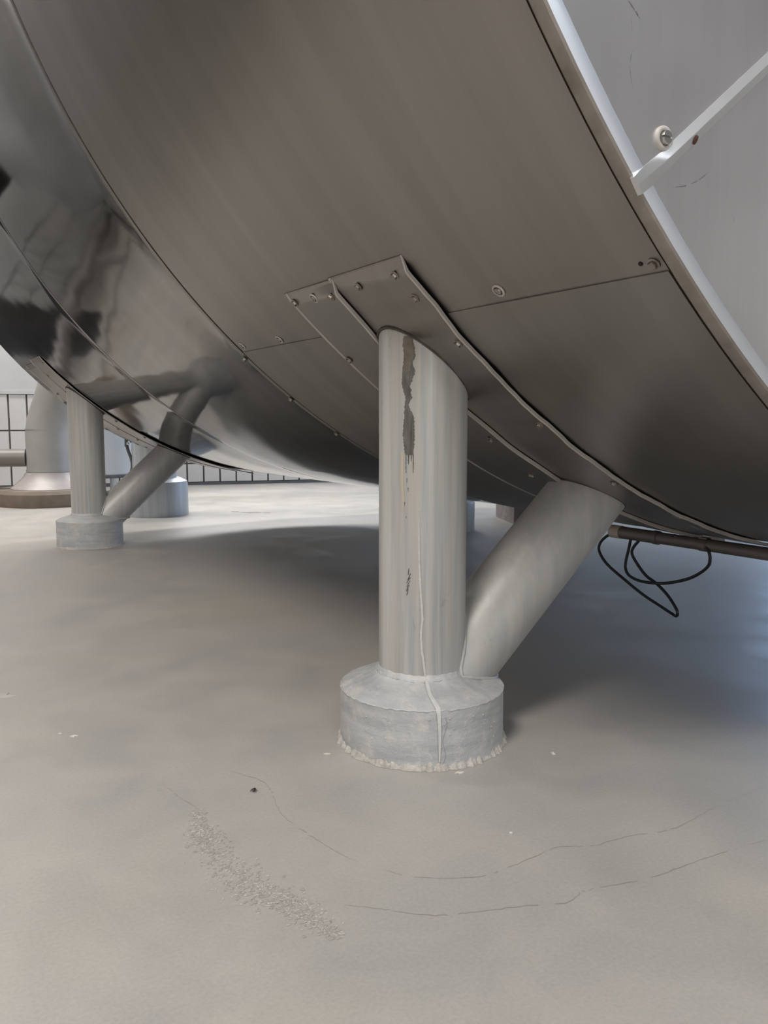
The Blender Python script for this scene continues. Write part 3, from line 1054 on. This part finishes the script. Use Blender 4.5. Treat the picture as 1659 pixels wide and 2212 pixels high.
# third leg of the tank, seen small behind the nearer upright
P4 = Vector((2.05, 2.79, 0))
org = P4
m = MB()
zt = TC.z - math.sqrt(TR ** 2 - (TC.x - P4.x - 0.08) ** 2)
m.lathe([(0.082, 0.12), (0.082, zt + 0.02)], P4, 40)
leg3 = m.build('support_leg', M_BLUELIT, tank, origin=P4, label='short blue-lit leg far under the tank belly')
m = MB()
m.lathe([(0.1185, 0), (0.1185, 0.118), (0.116, 0.124), (0.085, 0.134)], P4, 48)
m.build('foot', M_BLUELIT, leg3)

# ------------------------------------------------------------------ conduit and cables under the belly
CX, CZ = 1.25, 0.241
con = empty('cable_conduit', (CX, 0.8, CZ), 'thin dull grey conduit tube running under the tank belly', 'conduit')
m = MB()
m.tube([(CX, 1.112, CZ), (CX, 0.48, CZ)], 0.0112, 20)
m.build('tube', M_CONDUIT, con)
m = MB()
m.tube([(CX, 1.137, CZ), (CX, 1.112, CZ)], 0.0130, 20)
m.build('bushing', M_BUSH, con, label='beige end bushing')
m = MB()
m.tube([(CX, 1.031, CZ), (CX, 1.021, CZ)], 0.0134, 20)
m.tube([(CX, 1.112, CZ), (CX, 1.026, CZ)], 0.0122, 20)
m.build('coupling', M_CONDUIT, con)
for t, ct in ((0.92, 0.0128), (0.60, 0.0228)):
    m = MB()
    m.box((CX - 0.006, t - 0.008, CZ + 0.008), (CX + 0.006, t + 0.008, CZ + ct))
    m.tube([(CX, t - 0.008, CZ), (CX, t + 0.008, CZ)], 0.0126, 16)
    m.build('clip', M_CONDUIT, con)
c1 = [(1.128, 0.240), (1.136, 0.237), (1.156, 0.227), (1.169, 0.212), (1.167, 0.195), (1.144, 0.172), (1.099, 0.147), (1.057, 0.125), (1.016, 0.110), (0.986, 0.101), (0.973, 0.0995), (0.969, 0.108),
      (0.981, 0.122), (1.001, 0.137), (1.027, 0.152), (1.05, 0.163), (1.069, 0.183), (1.081, 0.202), (1.079, 0.215), (1.067, 0.232), (1.062, 0.243)]
c2 = [(1.080, 0.243), (1.084, 0.230), (1.089, 0.210), (1.094, 0.186), (1.092, 0.171), (1.081, 0.160), (1.058, 0.154), (1.028, 0.154), (0.998, 0.158), (0.970, 0.166), (0.943, 0.177), (0.919, 0.192),
      (0.904, 0.206), (0.900, 0.218), (0.901, 0.227), (0.906, 0.236), (0.912, 0.243)]
m = MB()
m.tube(smooth_path([(CX + 0.004 * math.sin(i), t, z) for i, (t, z) in enumerate(c1)], 5), 0.0029, 10)
m.build('black_cable', M_CABLE, None, origin=(CX, 1.05, 0.24), label='black cable in a long drooping loop nearer the slanting brace', cat='cable')
m = MB()
m.tube(smooth_path([(CX - 0.008 + 0.003 * math.sin(i * 0.8), t, z) for i, (t, z) in enumerate(c2)], 5), 0.0029, 10)
m.build('black_cable', M_CABLE, None, origin=(CX, 0.95, 0.24), label='black cable in a wide shallow loop under the conduit', cat='cable')
m = MB()
m.tube(smooth_path([(CX, 1.112, 0.245), (CX, 1.135, 0.2475), (CX - 0.002, 1.155, 0.2490), (CX - 0.003, 1.172, 0.2515)], 5), 0.0042, 10)
m.build('cable_end', M_CABLE, con, label='black cable stub at the bushing')

# ------------------------------------------------------------------ background
CR_R = Vector((0.8495, -0.5276, 0))      # to the right as seen from the front aisle
duct = empty('ventilation_duct', (0.81, 4.91, 0), 'grey bent duct with flared foot on a brown round plinth by the tiled wall', 'duct')
D = Vector((0.81, 4.91, 0))
m = MB()
m.lathe([(0.285, 0), (0.290, 0.02), (0.288, 0.070), (0.272, 0.088), (0.0, 0.092)], D, 64, cap=False)
m.build('plinth', M_PLINTH, duct, label='brown round plinth')
m = MB()
m.lathe([(0.205, 0.0905), (0.200, 0.096), (0.165, 0.125), (0.135, 0.155), (0.124, 0.176), (0.116, 0.180)], D, 56, cap=False)
m.build('flare', M_FLARE, duct)
m = MB()
tilt = CR_R * 0.36 + Vector((0, 0, 1))
tilt.normalize()
pts = [D + Vector((0, 0, 0.15)), D + Vector((0, 0, 0.40)), D + Vector((0, 0, 0.425)) + tilt * 0.02, D + Vector((0, 0, 0.425)) + tilt * 1.3, D + Vector((0, 0, 0.425)) + tilt * 1.32 + Vector((0, 0, 0.02)),
       Vector((D.x + tilt.x * 1.32, D.y + tilt.y * 1.32, 4.5))]
m.tube(pts, 0.116, 48)
m.build('bent_pipe', M_DUCT, duct)
m = MB()
m.tube([D + Vector((0, 0, 0.418)), D + Vector((0, 0, 0.424))], 0.1172, 48)
m.build('joint_ring', M_DUCT, duct)
m = MB()
m.tube([D + Vector((0, 0, 0.182)), D + Vector((0, 0, 0.192))], 0.1185, 48)
m.build('joint_ring', M_DUCT, duct)

# horizontal pipe along the tiled wall, ending against the duct
m = MB()
e = D + Vector((0, 0, 0.262)) - WU * 0.118
m.tube([e, e - WU * 4.2], 0.048, 28)
pipe = m.build('horizontal_pipe', M_RAIL, None, origin=e, label='grey horizontal pipe in front of the tiled wall, left of the bent duct', cat='pipe')
for s in (1.2, 2.6):
    q = e - WU * s
    m = MB()
    m.box((q.x - 0.03, q.y - 0.03, 0), (q.x + 0.03, q.y + 0.03, 0.22))
    m.build('pipe_stand', M_DUCT, pipe)

# round steel column with a wide foot
P3 = Vector((1.16, 4.04, 0))
colm = empty('round_post', P3, 'round grey post on a thick drum foot behind the rear leg of the tank', 'post')
m = MB()
m.lathe([(0.16, 0), (0.161, 0.01), (0.16, 0.155), (0.157, 0.168), (0.150, 0.172), (0.125, 0.185)], P3, 64)
m.build('drum_foot', M_BLUELIT, colm)
m = MB()
m.lathe([(0.106, 0.17), (0.106, 4.5)], P3, 56)
m.build('shaft', M_BLUELIT, colm)
m = MB()
a = P3 - CR_R * 0.112 + Vector((-0.02, -0.03, 0))
m.tube(smooth_path([a + Vector((0, 0, 0.19)), a + CR_R * 0.014 + Vector((0, 0, 0.24)), a + CR_R * 0.010 + Vector((0, 0, 0.28)), a - CR_R * 0.006 + Vector((0, 0, 0.33)), a - CR_R * 0.012 + Vector((0, 0, 0.385))], 5), 0.008, 8)
m.build('strap', M_STRAP, colm, label='dark curved strap hanging on the post')
m = MB()
k0 = a - CR_R * 0.012 + Vector((0, 0, 0.37))
m.tube([k0 + Vector((0, 0, -0.03)), k0 + Vector((0, 0, 0.0)), k0 + Vector((0, 0, 0.03)), k0 + CR_R * 0.012 + Vector((0, 0, 0.045)), k0 + CR_R * 0.026 + Vector((0, 0, 0.03)), k0 + CR_R * 0.026 + Vector((0, 0, -0.01))], 0.008, 10)
m.build('clasp', M_STRAP, colm)
m = MB()
vd = Vector((-0.5276, -0.8495, 0))
for dz in (0.012, -0.014):
    c = k0 + CR_R * 0.012 + vd * 0.010 + Vector((0, 0, dz))
    m.lathe([(0.007, 0), (0.007, 0.005), (0.004, 0.007)], c, 12, (CR_R, Vector((0, 0, 1)), vd))
m.build('bolt', M_SCREWB, colm, label='shiny bolt heads in the clasp')

# pale vessel behind the post
PV = Vector((1.22, 5.35, 0))
ves = empty('pale_vessel', PV, 'pale blue upright vessel with a thin seam, between the rear leg and the round post', 'vessel')
m = MB()
m.lathe([(0.26, 0.118), (0.268, 0.122), (0.268, 0.138), (0.262, 0.142)], PV, 56)
m.build('base_ring', M_STRAP, ves)
m = MB()
m.lathe([(0.262, 0.135), (0.262, 0.495)], PV, 56)
m.lathe([(0.262, 0.499), (0.262, 1.5), (0.2, 1.6), (0.05, 1.64)], PV, 56)
m.lathe([(0.2595, 0.49), (0.2595, 0.505)], PV, 56)
m.build('body', M_VESSEL, ves)
for a in (30, 150, 270):
    q = PV + Vector((0.2 * math.cos(rad(a)), 0.2 * math.sin(rad(a)), 0))
    m = MB()
    m.lathe([(0.02, 0), (0.02, 0.125)], q, 14)
    m.build('leg', M_VESSEL, ves)

# brown block under the belly to the right
BK = Vector((2.62, 2.86, 0))
m = MB()
fr = Matrix.Rotation(rad(-24), 4, 'Z')
fr.translation = BK
bw, bh, bv = 0.15, 0.17, 0.008
m.add([fr @ Vector(v) for v in [(-bw, -bw, 0), (bw, -bw, 0), (bw, bw, 0), (-bw, bw, 0), (-bw, -bw, bh), (bw, -bw, bh), (bw, bw, bh), (-bw, bw, bh),
                                (-bw + bv, -bw + bv, bh + bv), (bw - bv, -bw + bv, bh + bv), (bw - bv, bw - bv, bh + bv), (-bw + bv, bw - bv, bh + bv)]],
      [(0, 3, 2, 1), (0, 1, 5, 4), (1, 2, 6, 5), (2, 3, 7, 6), (3, 0, 4, 7), (4, 5, 9, 8), (5, 6, 10, 9), (6, 7, 11, 10), (7, 4, 8, 11), (8, 9, 10, 11)])
m.build('stone_block', M_BLOCK, None, origin=BK, label='brown stone block on the floor half hidden behind the slanting brace', cat='block')

# plant beside the aisle on the left, out of the picture but mirrored in the polished cladding
side = empty('dairy_vessel', (-1.1, 5.0, 0), 'upright grey process vessel mirrored in the polished tank side', 'vessel')
SV = Vector((-1.1, 5.0, 0))
m = MB()
m.lathe([(0.12, 0.30), (0.42, 0.45), (0.45, 0.50), (0.45, 1.9), (0.40, 2.0), (0.1, 2.1)], SV, 56)
m.build('body', M_DUCT, side)
for a in (45, 135, 225, 315):
    q = SV + Vector((0.36 * math.cos(rad(a)), 0.36 * math.sin(rad(a)), 0))
    m = MB()
    m.lathe([(0.03, 0), (0.03, 0.55)], q, 16)
    m.build('leg', M_LEG, side)
el = empty('elbow_pipe', (0.1, 5.55, 0), 'thick dark elbow pipe mirrored in the polished tank side', 'pipe')
m = MB()
m.tube(smooth_path([(0.10, 5.55, 0.0), (0.10, 5.55, 0.6), (0.08, 5.56, 0.95), (-0.15, 5.63, 1.2), (-0.6, 5.76, 1.28), (-1.6, 6.02, 1.30), (-3.2, 6.45, 1.30)], 8), 0.19, 28)
m.build('bend', M_ELBOW, el)
for i, (z, y, r) in enumerate(((1.62, 6.1, 0.09), (1.92, 6.1, 0.05), (2.25, 6.1, 0.12))):
    m = MB()
    m.tube([(-5.5, y + 1.0, z), (0.4, y - 0.68, z)], r, 18)
    p = m.build('service_pipe', M_STRAP, None, origin=(-2, y, z), label=['dark grey pipe along the far wall, lowest of three, mirrored in the tank', 'thin dark grey pipe along the far wall, middle of three, mirrored in the tank', 'thick dark grey pipe along the far wall, topmost of three, mirrored in the tank'][i], cat='pipe', group='pipes high along the far wall')


# ------------------------------------------------------------------ floor wear and small litter
ORG[floor.name] = Vector((0, 0, 0))


def crack(pts, w, mat=M_CRACK, seed=0):
    rn = random.Random(seed)
    P = smooth_path([(x, y, 0.0003) for x, y in pts], 10)
    vs, fs = [], []
    for i, p in enumerate(P):
        a, b = P[max(i - 1, 0)], P[min(i + 1, len(P) - 1)]
        t = (b - a).normalized()
        n = Vector((-t.y, t.x, 0))
        off = rn.uniform(-0.0010, 0.0010)
        ww = w * rn.uniform(0.35, 1.0) * min(1, 0.3 + 4 * min(i, len(P) - 1 - i) / len(P))
        vs += [p + n * (off + ww), p + n * (off - ww)]
    fs = [(2 * i, 2 * i + 1, 2 * i + 3, 2 * i + 2) for i in range(len(P) - 1) if math.sin(i * 0.37 + seed) + rn.uniform(-0.5, 0.5) > -0.75]
    return mesh_obj('floor_crack', vs, fs, mat, floor)


crack([(0.353, 0.64), (0.382, 0.614), (0.414, 0.583), (0.444, 0.569), (0.498, 0.548), (0.536, 0.531), (0.566, 0.536), (0.602, 0.527), (0.642, 0.517), (0.709, 0.512), (0.809, 0.501)], 0.0008, seed=1)
crack([(0.418, 0.672), (0.437, 0.645), (0.491, 0.611), (0.538, 0.608), (0.579, 0.61), (0.604, 0.611), (0.638, 0.593), (0.686, 0.586), (0.745, 0.571), (0.818, 0.578), (0.932, 0.581)], 0.0006, seed=2)
crack([(0.283, 0.992), (0.289, 0.943), (0.298, 0.901), (0.288, 0.849)], 0.0009, seed=3)
crack([(0.364, 0.991), (0.393, 0.935), (0.389, 0.888), (0.378, 0.838), (0.384, 0.777), (0.396, 0.717), (0.402, 0.703)], 0.0006, seed=4)


def flakes(pts, spread, n, smin, smax, mat, name, seed):
    rn = random.Random(seed)
    P = smooth_path([(x, y, 0) for x, y in pts], 12)
    b = MB()
    for _ in range(n):
        f = rn.random()
        i = min(int(f * (len(P) - 1)), len(P) - 2)
        c = P[i].lerp(P[i + 1], rn.random())
        sp = spread * (0.35 + 0.65 * math.sin(math.pi * min(1, max(0, f))))
        c = c + Vector((rn.gauss(0, sp), rn.gauss(0, sp), 0.0003))
        s = rn.uniform(smin, smax)
        k = rn.randint(4, 6)
        a0 = rn.uniform(0, 6)
        st = rn.uniform(0.3, 0.9)
        th = rn.uniform(0, 3.14)
        vs = []
        for j in range(k):
            a = a0 + 6.283 * j / k
            r = s * rn.uniform(0.5, 1.0)
            x, y = r * math.cos(a), r * st * math.sin(a)
            vs.append(c + Vector((x * math.cos(th) - y * math.sin(th), x * math.sin(th) + y * math.cos(th), 0)))
        vs.append(c + Vector((0, 0, 0.0005)))
        b.add(vs, [(j, (j + 1) % k, k) for j in range(k)])
    return b.build(name, mat, floor, kind='stuff')


PIT = [(0.296, 0.896), (0.283, 0.850), (0.281, 0.829), (0.281, 0.772), (0.287, 0.728), (0.297, 0.693), (0.31, 0.668), (0.317, 0.633), (0.324, 0.601)]
flakes(PIT, 0.0115, 720, 0.0010, 0.0040, M_PIT, 'worn_flakes', 5)
flakes(PIT, 0.0125, 640, 0.0008, 0.0030, M_PITL, 'pale_flakes', 6)


def chip(x, y, s, label, mat=M_FLAKE, seed=0, stretch=1.0, ang_=0.0, name='paint_flake', cat='flake', hgt=0.0010):
    rn = random.Random(seed)
    vs, n = [], 11
    for lv, (g, z) in enumerate(((1.0, 0.0), (0.9, hgt))):
        for j in range(n):
            a = 6.283 * j / n
            rr = s * g * (0.75 + 0.3 * math.sin(j * 2.3 + seed) + 0.1 * math.sin(j * 5.1))
            px, py = rr * math.cos(a) * stretch, rr * math.sin(a)
            vs.append((x + px * math.cos(ang_) - py * math.sin(ang_), y + px * math.sin(ang_) + py * math.cos(ang_), 0.0001 + z))
    fs = [tuple(range(n, 2 * n)), tuple(reversed(range(n)))] + [(j, (j + 1) % n, (j + 1) % n + n, j + n) for j in range(n)]
    return mesh_obj(name, vs, fs, mat, None, origin=(x, y, 0), label=label, cat=cat)


chip(0.150, 1.468, 0.020, 'large pale paint flake on the bare floor at the left edge', M_PITL, 2, 1.3, -0.5)
chip(0.219, 1.218, 0.0042, 'small cream flake on the floor left of the foot, with a crumb beside it', seed=3, stretch=1.5)
chip(0.203, 1.239, 0.0028, 'tiny crumb just left of the small cream flake', seed=4)
chip(0.774, 0.799, 0.0032, 'pale flake on the floor right of the nearer foot', seed=5, stretch=1.8, ang_=1.2)
chip(0.579, 0.661, 0.0016, 'tiny cream flake on the floor below the nearer foot', seed=6, stretch=1.6, ang_=-0.5)
chip(0.625, 0.818, 0.0030, 'cream splinter touching the floor at the front of the nearer foot', seed=7, stretch=2.6, ang_=-0.3)
chip(0.505, 0.964, 0.0020, 'cream splinter on the floor at the left of the nearer foot', seed=8, stretch=2.6, ang_=-0.5)
for (x, y, s, l) in ((1.603, 3.86, 0.030, 'long dark scab on the bright floor behind the tank'), (1.54, 3.93, 0.012, 'short dark scab left of the long one on the bright floor'), (1.66, 3.80, 0.012, 'short dark scab right of the long one on the bright floor')):
    chip(x, y, s, l, M_CRACK, int(x * 100), 2.0, -0.55, 'floor_scab', 'scab', 0.0012)

fly = empty('dead_fly', (0.374, 0.911, 0), 'tiny dead black fly on the floor left of the nearer foot', 'fly')
FC = Vector((0.374, 0.911, 0.0022))
fx = (Vector((0.8, 0.6, 0)), Vector((-0.6, 0.8, 0)))
m = MB()
m.lathe([(0.0004, -0.0034), (0.0015, -0.0022), (0.0018, -0.0006), (0.0013, 0.0008), (0.0015, 0.0016), (0.0011, 0.0028), (0.0003, 0.0034)], FC, 10, (fx[1], Vector((0, 0, 1)), fx[0]))
m.build('body', M_FLY, fly)
for s in (1, -1):
    m = MB()
    q = [FC + Vector((0, 0, 0.0012)), FC - fx[0] * 0.003 + fx[1] * s * 0.0022 + Vector((0, 0, 0.0012)), FC - fx[0] * 0.0058 + fx[1] * s * 0.0022 + Vector((0, 0, 0.0006)), FC - fx[0] * 0.005 + fx[1] * s * 0.0006 + Vector((0, 0, 0.0008))]
    m.add(q + [v + Vector((0, 0, 0.0002)) for v in q], [(0, 1, 2, 3), (7, 6, 5, 4), (0, 4, 5, 1), (1, 5, 6, 2), (2, 6, 7, 3), (3, 7, 4, 0)])
    m.build('wing', M_STRAP, fly)
    for j in range(3):
        m = MB()
        b0 = FC + fx[0] * (0.0012 - 0.0012 * j)
        m.tube([b0, b0 + fx[1] * s * 0.0026 + Vector((0, 0, 0.0006)), b0 + fx[1] * s * 0.0042 + fx[0] * (0.001 - 0.001 * j) + Vector((0, 0, -0.0021))], 0.00022, 5)
        m.build('leg', M_FLY, fly)
